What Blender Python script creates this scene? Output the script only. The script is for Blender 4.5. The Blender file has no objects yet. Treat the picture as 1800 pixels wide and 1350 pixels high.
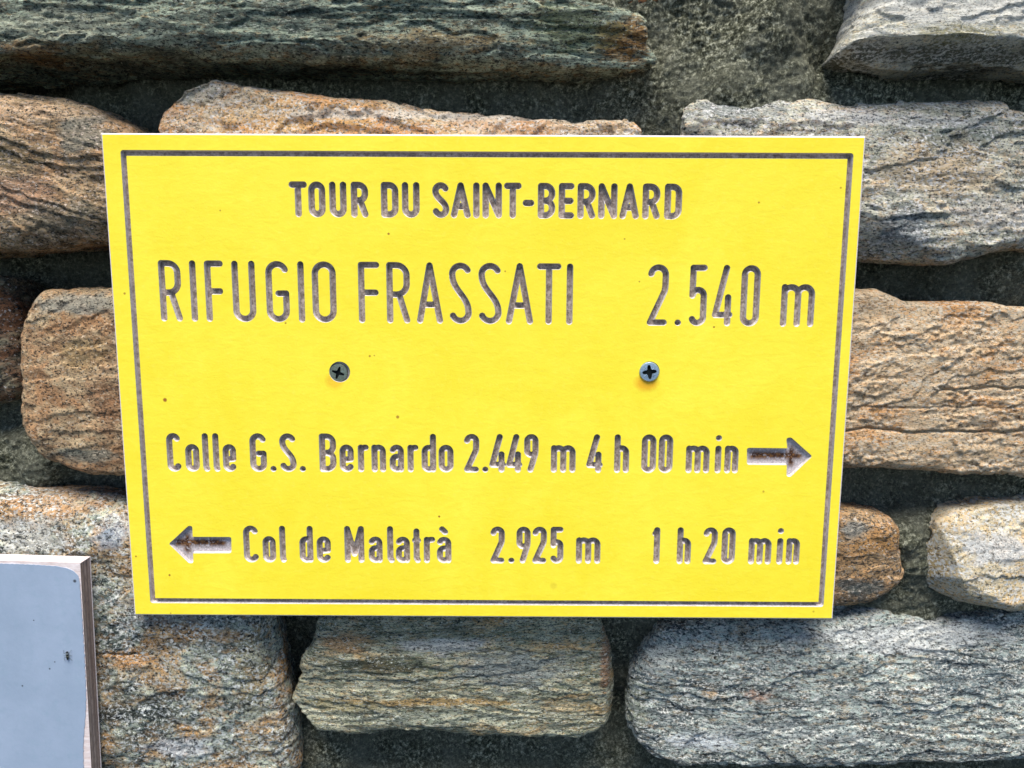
import bpy, math, random
import numpy as np
from mathutils import Matrix, Vector
from mathutils.geometry import delaunay_2d_cdt

scene = bpy.context.scene
C = scene.collection

# ------------------------------------------------------------------ camera
F = 1300.0                                     # focal length in photo pixels (photo 1800 x 1350)
PITCH, YAW, ROLL = 0.139183, 0.002484, 0.004787
CAM = np.array([0.016863, -0.400497, 0.057844])
def rot(a, ax):
    c, s = math.cos(a), math.sin(a)
    return np.array({'x': [[1,0,0],[0,c,-s],[0,s,c]], 'z': [[c,-s,0],[s,c,0],[0,0,1]]}[ax])
CM = rot(YAW, 'z') @ rot(math.pi/2 - PITCH, 'x') @ rot(ROLL, 'z')
cd = bpy.data.cameras.new('camera'); cam = bpy.data.objects.new('camera', cd); C.objects.link(cam)
cd.sensor_width = 36.0; cd.lens = F/1800*36; cd.clip_start = 0.01; cd.clip_end = 50
m4 = Matrix([list(CM[i]) + [CAM[i]] for i in range(3)] + [[0,0,0,1]])
cam.matrix_world = m4
scene.camera = cam
scene.render.resolution_x, scene.render.resolution_y = 1024, 768

# ------------------------------------------------------------------ light
SUN_EL, SUN_AZ = math.radians(69), math.radians(184)      # azimuth from +Y towards +X; camera side of the wall
w = bpy.data.worlds.new("World"); scene.world = w; w.use_nodes = True
nt = w.node_tree; bg = nt.nodes['Background']
sky = nt.nodes.new('ShaderNodeTexSky'); sky.sky_type = 'NISHITA'; sky.sun_disc = False
sky.sun_elevation = SUN_EL; sky.sun_rotation = SUN_AZ; sky.altitude = 2500; sky.air_density = 0.5; sky.dust_density = 0.6; sky.ozone_density = 0.4
nt.links.new(sky.outputs[0], bg.inputs[0]); bg.inputs[1].default_value = 0.05
sl = bpy.data.lights.new('sun', 'SUN'); sl.energy = 1.5; sl.angle = math.radians(38); sl.color = (1.0, 0.965, 0.91)
so = bpy.data.objects.new('sun', sl); C.objects.link(so)
sd = Vector((math.sin(SUN_AZ)*math.cos(SUN_EL), math.cos(SUN_AZ)*math.cos(SUN_EL), math.sin(SUN_EL)))
so.rotation_euler = sd.to_track_quat('Z', 'Y').to_euler(); so.location = sd*2
vs = scene.view_settings; vs.view_transform = 'Standard'; vs.look = 'None'; vs.gamma = 1; vs.exposure = 2.35

# ------------------------------------------------------------------ helpers
def at(px, py, Y=0.0):
    """point on the vertical plane at depth Y that the photo shows at pixel (px, py)"""
    d = CM @ np.array([(px-900)/F, -(py-675)/F, -1.0])
    t = (Y - CAM[1])/d[1]
    p = CAM + t*d
    return np.array([p[0], p[2]])

def obj(name, me, mat=None, parent=None, label=None, loc=None):
    o = bpy.data.objects.new(name, me); C.objects.link(o)
    if mat: me.materials.append(mat)
    if parent: o.parent = parent
    if label: o['label'] = label
    if loc is not None: o.location = loc
    return o
def thing(name, label, cat, loc=(0,0,0)):
    o = bpy.data.objects.new(name, None); C.objects.link(o); o.location = loc
    o['label'] = label; o['category'] = cat; o.empty_display_size = 0.02
    return o
def mesh(name, V, Fs, smooth=False):
    me = bpy.data.meshes.new(name)
    me.from_pydata([tuple(map(float, v)) for v in V], [], [tuple(map(int, f)) for f in Fs]); me.validate(); me.update()
    if smooth: me.polygons.foreach_set('use_smooth', [True]*len(me.polygons))
    return me
def mesh_np(name, V, Fa, smooth=True):
    """V (n,3), Fa (m,k)"""
    me = bpy.data.meshes.new(name); k = Fa.shape[1]
    me.vertices.add(len(V)); me.vertices.foreach_set('co', np.ascontiguousarray(V, dtype=np.float32).ravel())
    me.loops.add(Fa.size); me.loops.foreach_set('vertex_index', np.ascontiguousarray(Fa, dtype=np.int32).ravel())
    me.polygons.add(len(Fa)); me.polygons.foreach_set('loop_start', np.arange(0, Fa.size, k, dtype=np.int32))
    me.update(calc_edges=True)
    me.polygons.foreach_set('use_smooth', np.full(len(Fa), smooth, dtype=bool))
    return me

# gradient noise
_rs = np.random.RandomState(7)
_G = _rs.normal(size=(256,3)); _G /= np.linalg.norm(_G, axis=1)[:,None]; _G = _G.astype(np.float32)
_P = _rs.permutation(256).astype(np.int32); _P = np.concatenate([_P, _P])
def perlin(p, seed=0):
    p = np.asarray(p, dtype=np.float32) + np.float32(seed*17.37+100.5)
    i = np.floor(p).astype(np.int32); f = p - i; u = f*f*f*(f*(f*6-15)+10)
    ix, iy, iz = (i[:,0] & 255), (i[:,1] & 255), (i[:,2] & 255)
    out = 0
    for dx in (0,1):
        wx = u[:,0] if dx else 1-u[:,0]; a = _P[(ix+dx) & 255]
        for dy in (0,1):
            wy = wx*(u[:,1] if dy else 1-u[:,1]); b = _P[(a+iy+dy) & 255]
            for dz in (0,1):
                wz = wy*(u[:,2] if dz else 1-u[:,2]); g = _G[_P[(b+iz+dz) & 255]]
                out = out + wz*(g[:,0]*(f[:,0]-dx) + g[:,1]*(f[:,1]-dy) + g[:,2]*(f[:,2]-dz))
    return out*1.5

# marching squares -> closed loops (list of (n,2) arrays)
def contours(D, level, x0, y0, h):
    """D[iy, ix]; inside = D < level"""
    S = D - level; S[np.abs(S) < 1e-9] = 1e-9
    ins = S < 0
    nxt = {}; pts = {}
    ny, nx = D.shape
    code = ins[:-1,:-1]*1 + ins[:-1,1:]*2 + ins[1:,1:]*4 + ins[1:,:-1]*8
    ys, xs = np.nonzero((code > 0) & (code < 15))
    # edge keys: (0, y, x) horizontal edge from (x,y) to (x+1,y); (1, y, x) vertical edge
    def ep(k):
        if k in pts: return
        t, y, x = k
        if t == 0:
            a, b = S[y,x], S[y,x+1]; q = (x + a/(a-b), y)
        else:
            a, b = S[y,x], S[y+1,x]; q = (x, y + a/(a-b))
        pts[k] = (x0 + q[0]*h, y0 + q[1]*h)
    T = {1:[(3,0)],2:[(0,1)],3:[(3,1)],4:[(1,2)],6:[(0,2)],7:[(3,2)],8:[(2,3)],9:[(2,0)],11:[(2,1)],12:[(1,3)],13:[(1,0)],14:[(0,3)],
         5:[(3,0),(1,2)],10:[(0,1),(2,3)]}
    for y, x in zip(ys.tolist(), xs.tolist()):
        E4 = [(0,y,x),(1,y,x+1),(0,y+1,x),(1,y,x)]
        for a, b in T[int(code[y,x])]:
            ka, kb = E4[a], E4[b]; ep(ka); ep(kb); nxt[ka] = kb
    loops = []
    while nxt:
        k0 = next(iter(nxt)); k = k0; L = []
        while k in nxt:
            L.append(pts[k]); k = nxt.pop(k)
        loops.append(np.array(L))
    return loops
def simplify(P, tol):
    n = len(P)
    if n < 8: return P
    keep = np.zeros(n+1, bool); Q = np.vstack([P, P[:1]])
    far = int(np.argmax(((P-P[0])**2).sum(1))); keep[[0, far, n]] = True
    st = [(0, far), (far, n)]
    while st:
        a, b = st.pop()
        if b - a < 2: continue
        d = Q[b]-Q[a]; L = math.hypot(*d)
        s = Q[a+1:b]-Q[a]
        dist = np.abs(s[:,0]*d[1]-s[:,1]*d[0])/L if L > 1e-12 else np.hypot(s[:,0], s[:,1])
        i = int(np.argmax(dist))
        if dist[i] > tol:
            keep[a+1+i] = True; st += [(a, a+1+i), (a+1+i, b)]
    return Q[:-1][keep[:-1]]
def cdt(loops, extra=()):
    """loops: arrays (n,2). Returns vertices (n,2), triangles (m,3)"""
    V = []; E = []
    for L in loops:
        b = len(V); n = len(L)
        V += [Vector((float(p[0]), float(p[1]))) for p in L]
        E += [(b+i, b+(i+1) % n) for i in range(n)]
    V += [Vector((float(p[0]), float(p[1]))) for p in extra]
    r = delaunay_2d_cdt(V, E, [], 0, 1e-6)
    return np.array([(v.x, v.y) for v in r[0]]), [f for f in r[2]]

def seg_dist(X, Y, a, b):
    dx, dy = b[0]-a[0], b[1]-a[1]; L2 = dx*dx+dy*dy
    t = 0 if L2 < 1e-12 else np.clip(((X-a[0])*dx+(Y-a[1])*dy)/L2, 0, 1)
    return np.hypot(X-a[0]-t*dx, Y-a[1]-t*dy)
def poly_sdf(X, Y, P):
    d = np.full(X.shape, 1e9); ins = np.zeros(X.shape, bool); n = len(P)
    for i in range(n):
        a, b = P[i], P[(i+1) % n]
        d = np.minimum(d, seg_dist(X, Y, a, b))
        c = (a[1] > Y) != (b[1] > Y)
        if a[1] != b[1]:
            ins ^= c & (X < (b[0]-a[0])*(Y-a[1])/(b[1]-a[1]) + a[0])
    return np.where(ins, -d, d)

# ------------------------------------------------------------------ materials
def srgb(r, g, b):
    f = lambda c: (c/255/12.92) if c/255 <= 0.04045 else ((c/255+0.055)/1.055)**2.4
    return (f(r), f(g), f(b), 1)
class NT:
    def __init__(s, name):
        s.m = bpy.data.materials.new(name); s.m.use_nodes = True; s.t = s.m.node_tree; s.b = s.t.nodes['Principled BSDF']
        s.tc = s.n('ShaderNodeTexCoord'); s.co = s.tc.outputs['Object']
    def n(s, t, **kw):
        x = s.t.nodes.new(t)
        for k, v in kw.items(): setattr(x, k, v)
        return x
    def l(s, a, b): s.t.links.new(a, b)
    def put(s, sock, v):
        if hasattr(v, 'is_output'): s.l(v, sock)
        else: sock.default_value = v
    def mapping(s, scale=(1,1,1), rot=(0,0,0), loc=(0,0,0), co=None):
        m = s.n('ShaderNodeMapping'); s.l(co or s.co, m.inputs[0])
        m.inputs['Location'].default_value = loc; m.inputs['Rotation'].default_value = rot; m.inputs['Scale'].default_value = scale
        return m.outputs[0]
    def noise(s, scale, detail=4, rough=.55, co=None, dist=0, out=0):
        m = s.n('ShaderNodeTexNoise'); s.l(co or s.co, m.inputs['Vector'])
        m.inputs['Scale'].default_value = scale; m.inputs['Detail'].default_value = detail
        m.inputs['Roughness'].default_value = rough; m.inputs['Distortion'].default_value = dist
        return m.outputs[out]
    def voro(s, scale, co=None, feature='F1', out='Distance', rnd=1):
        m = s.n('ShaderNodeTexVoronoi', feature=feature); s.l(co or s.co, m.inputs['Vector']); m.inputs['Scale'].default_value = scale
        m.inputs['Randomness'].default_value = rnd
        return m.outputs[out]
    def ramp(s, f, stops, mode='LINEAR'):
        r = s.n('ShaderNodeValToRGB'); s.l(f, r.inputs[0]); e = r.color_ramp.elements; r.color_ramp.interpolation = mode
        while len(e) < len(stops): e.new(.5)
        for i, (p, c) in enumerate(stops):
            e[i].position = p; e[i].color = c if not isinstance(c, (int, float)) else (c, c, c, 1)
        return r.outputs[0]
    def mix(s, f, a, b, mode='MIX'):
        m = s.n('ShaderNodeMix', data_type='RGBA', blend_type=mode)
        s.put(m.inputs[0], f); s.put(m.inputs[6], a); s.put(m.inputs[7], b); return m.outputs[2]
    def math(s, op, a, b=0.0, c=None):
        m = s.n('ShaderNodeMath', operation=op); s.put(m.inputs[0], a); s.put(m.inputs[1], b)
        if c is not None: s.put(m.inputs[2], c)
        return m.outputs[0]
    def bump(s, h, dist, strength=1.0, prev=None):
        b = s.n('ShaderNodeBump'); s.l(h, b.inputs['Height']); b.inputs['Distance'].default_value = dist
        b.inputs['Strength'].default_value = strength
        if prev is not None: s.l(prev, b.inputs['Normal'])
        return b.outputs[0]
    def done(s, col, rough=.85, normal=None, metal=0, spec=None):
        s.put(s.b.inputs['Base Color'], col); s.put(s.b.inputs['Roughness'], rough); s.b.inputs['Metallic'].default_value = metal
        if spec is not None: s.b.inputs['Specular IOR Level'].default_value = spec
        if normal is not None: s.l(normal, s.b.inputs['Normal'])
        return s.m

def stone_mat(name, light, mid, dark, rust, rust_amt=.45, fleck=(.8,.78,.74,1), fleck_amt=.5, dark_amt=.5, tilt=0.0,
              stretch=3.0, seed=0, grain=1.0, rough_bump=1.0, white=.0, zones=()):
    up = lambda c, k, m=.9: tuple(v*min(k, m/max(c[:3])) for v in c[:3]) + (1,)
    light, mid, rust, fleck = up(light, 2.3), up(mid, 1.9), up(rust, 1.6), up(fleck, 1.4)
    s = NT(name)
    q = s.mapping(scale=(1, 1, stretch), rot=(0, tilt, 0), loc=(seed*.37, seed*.11, seed*.53))
    q1 = s.mapping(scale=(1, 1, 1+(stretch-1)*.5), rot=(0, tilt, 0), loc=(seed*.31, seed*.21, seed*.13))
    big = s.noise(30, 5, .62, q1, .6)
    band = s.noise(75, 7, .68, q, .8)
    c = s.mix(s.ramp(band, [(.40, 0), (.58, 1)]), mid, light)
    c = s.mix(s.ramp(big, [(1-rust_amt-.10, 0), (1-rust_amt+.03, .9)]), c, rust)
    r2 = s.noise(170, 5, .7, q)
    c = s.mix(s.math('MULTIPLY', s.ramp(r2, [(.52, 0), (.60, 1)]), .55), c, rust)
    # broad dark and broad pale zones of the rock
    b2 = s.noise(24, 7, .7, s.mapping(scale=(1,1,stretch), rot=(0,tilt,0), loc=(5.1+seed, 2.2, 7.7)), .5)
    c = s.mix(s.ramp(b2, [(.30+.12*dark_amt, .85*dark_amt), (.42+.12*dark_amt, 0)]), c, dark)
    c = s.mix(s.ramp(b2, [(.66-.12*white, 0), (.76-.12*white, min(1, white))]), c, fleck)
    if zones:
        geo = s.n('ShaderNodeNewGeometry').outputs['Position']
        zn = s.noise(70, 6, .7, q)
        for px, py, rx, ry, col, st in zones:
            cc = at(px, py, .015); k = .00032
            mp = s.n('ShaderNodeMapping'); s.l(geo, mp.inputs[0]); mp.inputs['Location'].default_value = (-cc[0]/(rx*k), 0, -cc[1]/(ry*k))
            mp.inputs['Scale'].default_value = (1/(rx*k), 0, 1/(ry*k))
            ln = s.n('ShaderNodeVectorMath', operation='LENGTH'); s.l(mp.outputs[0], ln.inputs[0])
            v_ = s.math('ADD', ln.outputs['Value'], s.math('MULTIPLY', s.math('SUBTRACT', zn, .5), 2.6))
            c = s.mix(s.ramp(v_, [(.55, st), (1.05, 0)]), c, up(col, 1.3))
    # dark minerals in streaks and grains
    lo = .50 - .10*(1-dark_amt)
    g1 = s.noise(260, 6, .75, q, .3)
    c = s.mix(s.ramp(g1, [(lo-.08, .95), (lo+.02, 0)]), c, dark)
    g2 = s.noise(640, 4, .75, q1)
    c = s.mix(s.ramp(g2, [(.41, 1.0*grain), (.46, 0)]), c, dark)
    # pale mica and quartz grains
    g3 = s.noise(470, 5, .75, s.mapping(scale=(1,1,1+(stretch-1)*.5), rot=(0,tilt,0), loc=(3+seed, 1.7, 2.2)))
    msk = s.ramp(s.noise(45, 5, .65, s.mapping(scale=(1,1,stretch), rot=(0,tilt,0), loc=(9+seed, 4, 1))), [(.38, .35), (.56, 1)])
    hi = .64 - .13*fleck_amt
    f = s.math('MULTIPLY', s.ramp(g3, [(hi-.02, 0), (hi+.04, 1)]), msk)
    c = s.mix(f, c, fleck)
    h = s.bump(s.noise(300, 6, .72, q), .0030*rough_bump, 1.0)
    h = s.bump(g2, .0016*rough_bump, 1.0, h)
    return s.done(c, .75, h, spec=.35)

def mortar_mat():
    s = NT('grey sandy mortar')
    g = s.noise(430, 6, .8)
    c = s.ramp(g, [(.38, (.010,.011,.006,1)), (.45, (.075,.078,.046,1)), (.53, (.22,.22,.145,1)), (.62, (.78,.76,.56,1))])
    sm_ = s.ramp(s.noise(32, 5, .6, dist=.6), [(.42, 0), (.58, .65)])
    c = s.mix(sm_, c, (.15,.15,.105,1))
    n = s.noise(800, 5, .75)
    c = s.mix(s.ramp(n, [(.38, .85), (.48, 0)]), c, (.03,.032,.022,1))
    c = s.mix(s.ramp(s.noise(55, 6, .7), [(.45, 0), (.62, .3)]), c, (.27,.27,.21,1))
    d = s.noise(380, 5, .75)
    h = s.bump(d, .0040, 1); h = s.bump(n, .0022, 1, h)
    return s.done(c, .95, h, spec=.15)

def yellow_mat():
    s = NT('weathered yellow laminate')
    base = s.mix(s.ramp(s.noise(14, 5, .65, dist=1.2), [(.3, 0), (.7, 1)]), (.90,.71,.026,1), (.95,.80,.052,1))
    streak = s.noise(90, 6, .7, s.mapping(scale=(1,1,2.6), rot=(0,math.radians(-14),0)), 1.0)
    base = s.mix(s.ramp(streak, [(.42, 0), (.75, .5)]), base, (.84,.63,.022,1))
    base = s.mix(s.ramp(s.noise(420, 3, .6), [(.55, 0), (.8, .35)]), base, (.96,.82,.12,1))
    spots = [(290,703,1.2,1),(699,733,1.0,.8),(650,626,.65,.8),(658,625,.5,.6),(772,908,.65,1.2),(298,1011,.65,1),(239,978,.55,1),
             (683,411,.7,.9),(219,516,.7,.8),(1334,356,.6,.8),(1255,575,.6,.9),(1342,864,.7,.6),(502,568,.6,.8),(1430,1075,.7,.5),
             (1098,420,.5,.7),(387,370,.5,.7),(888,477,.55,.7),(1124,495,.5,.7),(1478,330,.6,.7),(300,1078,.5,.7),(973,1030,2.2,.18)]
    for px, py, r, a in spots:
        x, z = at(px, py)
        vd = s.n('ShaderNodeVectorMath', operation='DISTANCE'); s.l(s.co, vd.inputs[0]); vd.inputs[1].default_value = (x, 0, z)
        rr = s.ramp(s.math('MULTIPLY', vd.outputs['Value'], 300), [(r*.3*.6, min(a,1)), (r*.3*1.15, 0)])
        base = s.mix(rr, base, (.34,.12,.012,1))
    # screw shadows painted into the yellow as orange patches just below each head
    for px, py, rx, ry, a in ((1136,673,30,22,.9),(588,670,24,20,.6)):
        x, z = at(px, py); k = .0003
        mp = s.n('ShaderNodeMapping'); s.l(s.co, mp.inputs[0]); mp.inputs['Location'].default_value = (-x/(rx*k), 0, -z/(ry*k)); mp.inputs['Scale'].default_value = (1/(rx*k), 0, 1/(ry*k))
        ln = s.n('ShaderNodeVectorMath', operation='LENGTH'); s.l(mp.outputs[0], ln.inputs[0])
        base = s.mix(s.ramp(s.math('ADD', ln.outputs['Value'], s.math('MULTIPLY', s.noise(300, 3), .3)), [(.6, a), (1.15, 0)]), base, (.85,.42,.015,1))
    h = s.bump(streak, .0003, .35); h = s.bump(s.noise(900, 3, .6), .00012, .5, h)
    return s.done(base, .62, h, spec=.3)

def core_mat(name, a, b, dirt, amt, rust=False):
    s = NT(name)
    n = s.noise(560, 5, .8)
    c = s.mix(s.ramp(n, [(.42, 0), (.57, 1)]), a, b)
    d = s.noise(160, 5, .7)
    c = s.mix(s.ramp(d, [(.35, amt), (.7, amt*.15)]), c, dirt)
    c = s.mix(s.ramp(s.noise(900, 4, .75), [(.36, .9*amt), (.47, 0)]), c, (.05,.047,.04,1))
    if rust:
        z = s.noise(420, 5, .75)
        ax = s.n('ShaderNodeAttribute', attribute_name='rust'); 
        c = s.mix(s.math('MULTIPLY', s.ramp(z, [(.34, 0), (.5, 1)]), ax.outputs['Fac']), c, (.07,.028,.012,1))
    h = s.bump(n, .0004, .8)
    return s.done(c, .9, h, spec=.15)

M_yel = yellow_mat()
M_wall = core_mat('pale resin board cut', (.56,.49,.46,1), (.76,.69,.66,1), (.26,.21,.19,1), .4)
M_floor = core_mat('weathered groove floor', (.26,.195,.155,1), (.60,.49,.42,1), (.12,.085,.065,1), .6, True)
M_edge = core_mat('pale board edge', (.68,.58,.55,1), (.80,.72,.69,1), (.55,.45,.40,1), .25)

# ------------------------------------------------------------------ glyph strokes (w, h = centre-line box)
def arc(cx, cy, rx, ry, a0, a1, n=14):
    return [(cx+rx*math.cos(math.radians(a0+(a1-a0)*i/n)), cy+ry*math.sin(math.radians(a0+(a1-a0)*i/n))) for i in range(n+1)]
def bez(p0, p1, p2, p3, n=12):
    o = []
    for i in range(n+1):
        t = i/n; a, b, c, d = (1-t)**3, 3*t*(1-t)**2, 3*t*t*(1-t), t**3
        o.append((a*p0[0]+b*p1[0]+c*p2[0]+d*p3[0], a*p0[1]+b*p1[1]+c*p2[1]+d*p3[1]))
    return o
def stadium(w, h):
    r = w/2; return arc(r, h-r, r, r, 0, 180) + arc(r, r, r, r, 180, 360) + [(w, h-r)]
def glyph(ch, w, h, X):
    """h = cap height, X = x-height (centre line)"""
    r = w/2
    if ch == 'T': return [[(0,h),(w,h)], [(r,h),(r,0)]]
    if ch in 'O0': return [stadium(w, h)]
    if ch == 'o': return [stadium(w, X)]
    if ch == 'U': return [[(0,h)] + arc(r, r, r, r, 180, 360) + [(w,h)]]
    if ch == 'I': return [[(r,h),(r,0)]]
    if ch == 'N': return [[(0,0),(0,h),(w,0),(w,h)]]
    if ch == 'M': return [[(0,0),(0,h),(r,.2*h),(w,h),(w,0)]]
    if ch == '-': return [[(0,.42*h),(w,.42*h)]]
    if ch == '.': return [[(r,0),(r,0)]]
    if ch in 'RBDP':
        if ch == 'D':
            q = w*.55; return [[(0,0),(0,h)] + arc(w-q, h-q, q, q, 90, 0, 8) + arc(w-q, q, q, q, 0, -90, 8) + [(0,0)]]
        hm = .47*h if ch == 'R' else .5*h
        q = min(w*.6, (h-hm)/2)
        out = [[(0,0),(0,h)] + arc(w-q, h-q, q, q, 90, 0, 8) + arc(w-q, hm+q, q, q, 0, -90, 8) + [(0,hm)]]
        if ch == 'R': out.append([(w*.55,hm),(w,0)])
        else: out.append([(0,0)] + arc(w-q, q, q, q, -90, 0, 8) + arc(w-q, hm-q, q, q, 0, 90, 8))
        return out
    if ch == 'E': return [[(w,h),(0,h),(0,0),(w,0)], [(0,.5*h),(w*.93,.5*h)]]
    if ch == 'F': return [[(w,h),(0,h),(0,0)], [(0,.5*h),(w*.93,.5*h)]]
    if ch == 'A':
        v = .29; return [[(0,0),(r,h),(w,0)], [(r*v,h*v),(w-r*v,h*v)]]
    if ch == 'S': return [arc(r, h-r, r, r, 28, 180) + bez((0,h-r),(0,h*.5+.04*h),(w,h*.5-.04*h),(w,r)) + arc(r, r, r, r, 0, -158)]
    if ch == 'C': return [arc(r, h-r, r, r, 22, 180) + arc(r, r, r, r, 180, 338)]
    if ch == 'G': return [arc(r, h-r, r, r, 22, 180) + arc(r, r, r, r, 180, 360) + [(w,.47*h),(w*.55,.47*h)]]
    if ch == '2': return [arc(r, h-r, r, r, 172, 0) + bez((w,h-r),(w,.66*h),(w,.62*h),(w*.93,.56*h), 5) + [(0,0),(w*.95,0)]]
    if ch == '5':
        hb = .60*h; return [[(w*.97,h),(0.02*w,h),(0,.50*h)] + bez((0,.50*h),(.1*w,hb-.02*h),(.3*w,hb),(r,hb),5) + arc(r, hb-r, r, r, 90, 0, 8) + arc(r, r, r, r, 0, -160)]
    if ch == '4': return [[(.70*w,h),(0,.15*h),(w,.15*h)], [(.87*w,.47*h),(.87*w,0)]]
    if ch == '9':
        return [arc(r, h-r, r, r, 0, 180) + arc(r, .46*h+r*.9, r, r*.9, 180, 360), [(w,h-r)] + bez((w,.6*h),(w,.52*h),(w*.95,.46*h),(w*.85,.38*h),5) + [(.40*w,0)]]
    if ch == '1': return [[(0,h*.885)] + bez((0,h*.885),(.4*w,h*.9),(.7*w,h*.95),(w*.9,h),4) + [(w,h),(w,0)]]
    if ch in 'nh':
        return [[(0, h if ch == 'h' else X),(0,0)], arc(r, X-r, r, r, 180, 0) + [(w,0)]]
    if ch == 'm':
        q = w/4; return [[(0,X),(0,0)], arc(q, X-q, q, q, 180, 0) + [(2*q,0)], arc(3*q, X-q, q, q, 180, 0) + [(w,0)]]
    if ch == 'r': return [[(0,X),(0,0)], bez((0,X*.72),(0,X*.95),(.3*w,X),(w,X), 8)]
    if ch == 'l': return [[(w*.35,h),(w*.35,.06*h),(w*.9,0)]] if False else [[(0,h),(0,.07*h),(w,0)]]
    if ch == 'i': return [[(r,X),(r,0)], [(r,h*.985),(r,h*.985)]]
    if ch == 't': return [[(w*.42,h*.93),(w*.42,.07*h),(w,0)], [(-.3*w,X*.96),(w*1.15,X*.96)]]
    if ch == 'd': return [stadium(w, X), [(w,h),(w,0)]]
    if ch == 'e': return [[(0,.44*X),(w,.46*X)] + arc(r, X-r, r, r, 0, 180) + arc(r, r, r, r, 180, 335)]
    if ch in 'aà':
        q = min(.28*X, r)
        o = [arc(r, X-r*.95, r, r*.95, 160, 0) + [(w,0)], [(w,.58*X)] + arc(q, .58*X-q, q, q, 90, 180, 8) + arc(q, q*.95, q, q*.95, 180, 270, 8) + [(w,.04*X)]]
        if ch == 'à': o.append([(.28*w,h*1.0),(.62*w,h*.91)])
        return o
    raise KeyError(ch)

RT = 1.72e-3                 # cutter radius at the face
BEV = 0.45e-3                # horizontal run of the groove wall
DEPTH = 2.3e-3
LINES = [  # reference (x, ytop, ybot) twice, x-height ratio, glyphs with photo extents
 ((523,318.5,381.8),(1184,322.8,385.8), .7, [('T',507,539),('O',541,573),('U',578,610),('R',616,648),('D',669,701),('U',706,738),('S',759.5,790),
   ('A',792,827.5),('I',831.5,843),('N',848,882.5),('T',886,917),('-',918.5,939.5),('B',945,976.5),('E',981.5,1010),('R',1014.5,1047.5),
   ('N',1051,1086),('A',1088.6,1124.6),('R',1128.5,1161.5),('D',1167,1200)]),
 ((300,458,565),(1157,463.6,572.5), .70, [('R',277,322),('I',331.6,346.6),('F',358,396.4),('U',406,451.6),('G',465.4,510.4),('I',522,535.6),('O',547,592.6),
   ('F',628.6,668.5),('R',678.5,721.4),('A',731.6,779),('S',789,829.4),('S',841,882),('A',889,938),('T',944,987),('I',995,1007.6),
   ('2',1136.6,1176.8),('.',1185.6,1196.6),('5',1209.6,1245),('4',1250.4,1291.5),('0',1299.6,1338.6),('m',1370.4,1436)]),
 ((300,760,829),(1090,764.5,831.4), .717, [('C',291,320),('o',323.5,352),('l',354,370),('l',372.4,388),('e',389.5,416.5),('G',437.5,470),('.',475.6,486.5),
   ('S',490,522),('.',527,538),('B',560,592),('e',595.6,622.6),('r',628,649),('n',652,679),('a',684,710.5),('r',715.6,736),('d',740.5,767),
   ('o',770.5,797.5),('2',815.5,842.5),('.',847.6,858),('4',860,889.6),('4',889.6,918.4),('9',921,947),('m',968,1012.6),('4',1030,1060.6),
   ('h',1079,1107),('0',1126.6,1154.5),('0',1156.6,1184),('m',1204.6,1249),('i',1255.6,1267),('n',1272.4,1300)]),
 ((440,922.6,988.6),(1200,928,991.6), .717, [('C',426.4,456),('o',460,486),('l',490,504.4),('d',525,551.5),('e',555.4,582.4),('M',604.6,641),('a',647,673),
   ('l',680,694),('a',695,721),('t',725,740),('r',744.4,765.4),('à',767.5,793.6),('2',862,887.5),('.',893.5,903.5),('9',907.6,933),
   ('2',935.5,961.6),('5',967,991),('m',1012,1056.4),('1',1145,1161),('h',1189,1216),('2',1234.6,1262.5),('0',1267,1294),
   ('m',1314.4,1358),('i',1364,1376),('n',1380.4,1408)])]
ARROWS = [[(1313,787),(1384,788),(1382,769.6),(1391,769),(1428,802),(1390,838),(1382.5,838),(1383,817.5),(1313,817)],
          [(406.6,943.8),(338.5,943.6),(338,924.4),(331,924.4),(296.5,956),(332,990),(340,990),(339.3,972.6),(406.8,972.4)]]

shapes = []       # (name, strokes, radius, polygon?)
for ref0, ref1, xr, gl in LINES:
    zt = .5*(at(ref0[0], ref0[1])[1] + at(ref1[0], ref1[1])[1]); zb = .5*(at(ref0[0], ref0[2])[1] + at(ref1[0], ref1[2])[1])
    k0 = (at(ref0[0], ref0[2])[1]-zb); k1 = (at(ref1[0], ref1[2])[1]-zb)
    for ch, l, r_ in gl:
        mid = .5*(l+r_); t = (mid-ref0[0])/(ref1[0]-ref0[0])
        yt = ref0[1]+t*(ref1[1]-ref0[1]); yb = ref0[2]+t*(ref1[2]-ref0[2])
        if mid < 850: x0, x1 = at(l, yt)[0], at(r_, yb)[0]
        else: x0, x1 = at(l, yb)[0], at(r_, yt)[0]
        if ch in 'T' : x0, x1 = at(l, yt)[0], at(r_, yt)[0]
        if ch == '.': x0, x1 = at(l, yb)[0], at(r_, yb)[0]
        zlo = zb + k0*(1-t) + k1*t
        H = (zt-zb) - 2*RT; w_ = max(x1-x0-2*RT, 1e-5); Xh = (zt-zb)*xr - 2*RT
        if ch == '-' : pass
        st = [[(x0+RT+px, zlo+RT+pz) for px, pz in s] for s in glyph(ch, w_, H, Xh)]
        nm = 'engraved_digit' if ch.isdigit() else ('engraved_mark' if ch in '.-' else 'engraved_letter')
        shapes.append((nm, st, RT, None))
RC = 1.1e-3
for P in ARROWS:
    W3 = np.array([at(*p) for p in P])
    # shrink by RC so that the cutter radius rounds the outer corners
    shapes.append(('engraved_arrow', None, RC, W3))
# border groove centre line
RB = 1.5e-3
bl, bt, br_, bb = -.2+.009733+1.6e-3, .133271-.00853-1.6e-3, .2-.005867-1.6e-3, -.133271+.007462+1.6e-3
shapes.append(('border_groove', [[(bl,bt),(br_,bt),(br_,bb),(bl,bb),(bl,bt)]], RB, None))

# countersinks round the two screws
SC = [at(594, 655.5), at(1141, 653.5)]
SR = [5.15e-3, 5.35e-3]

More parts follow.
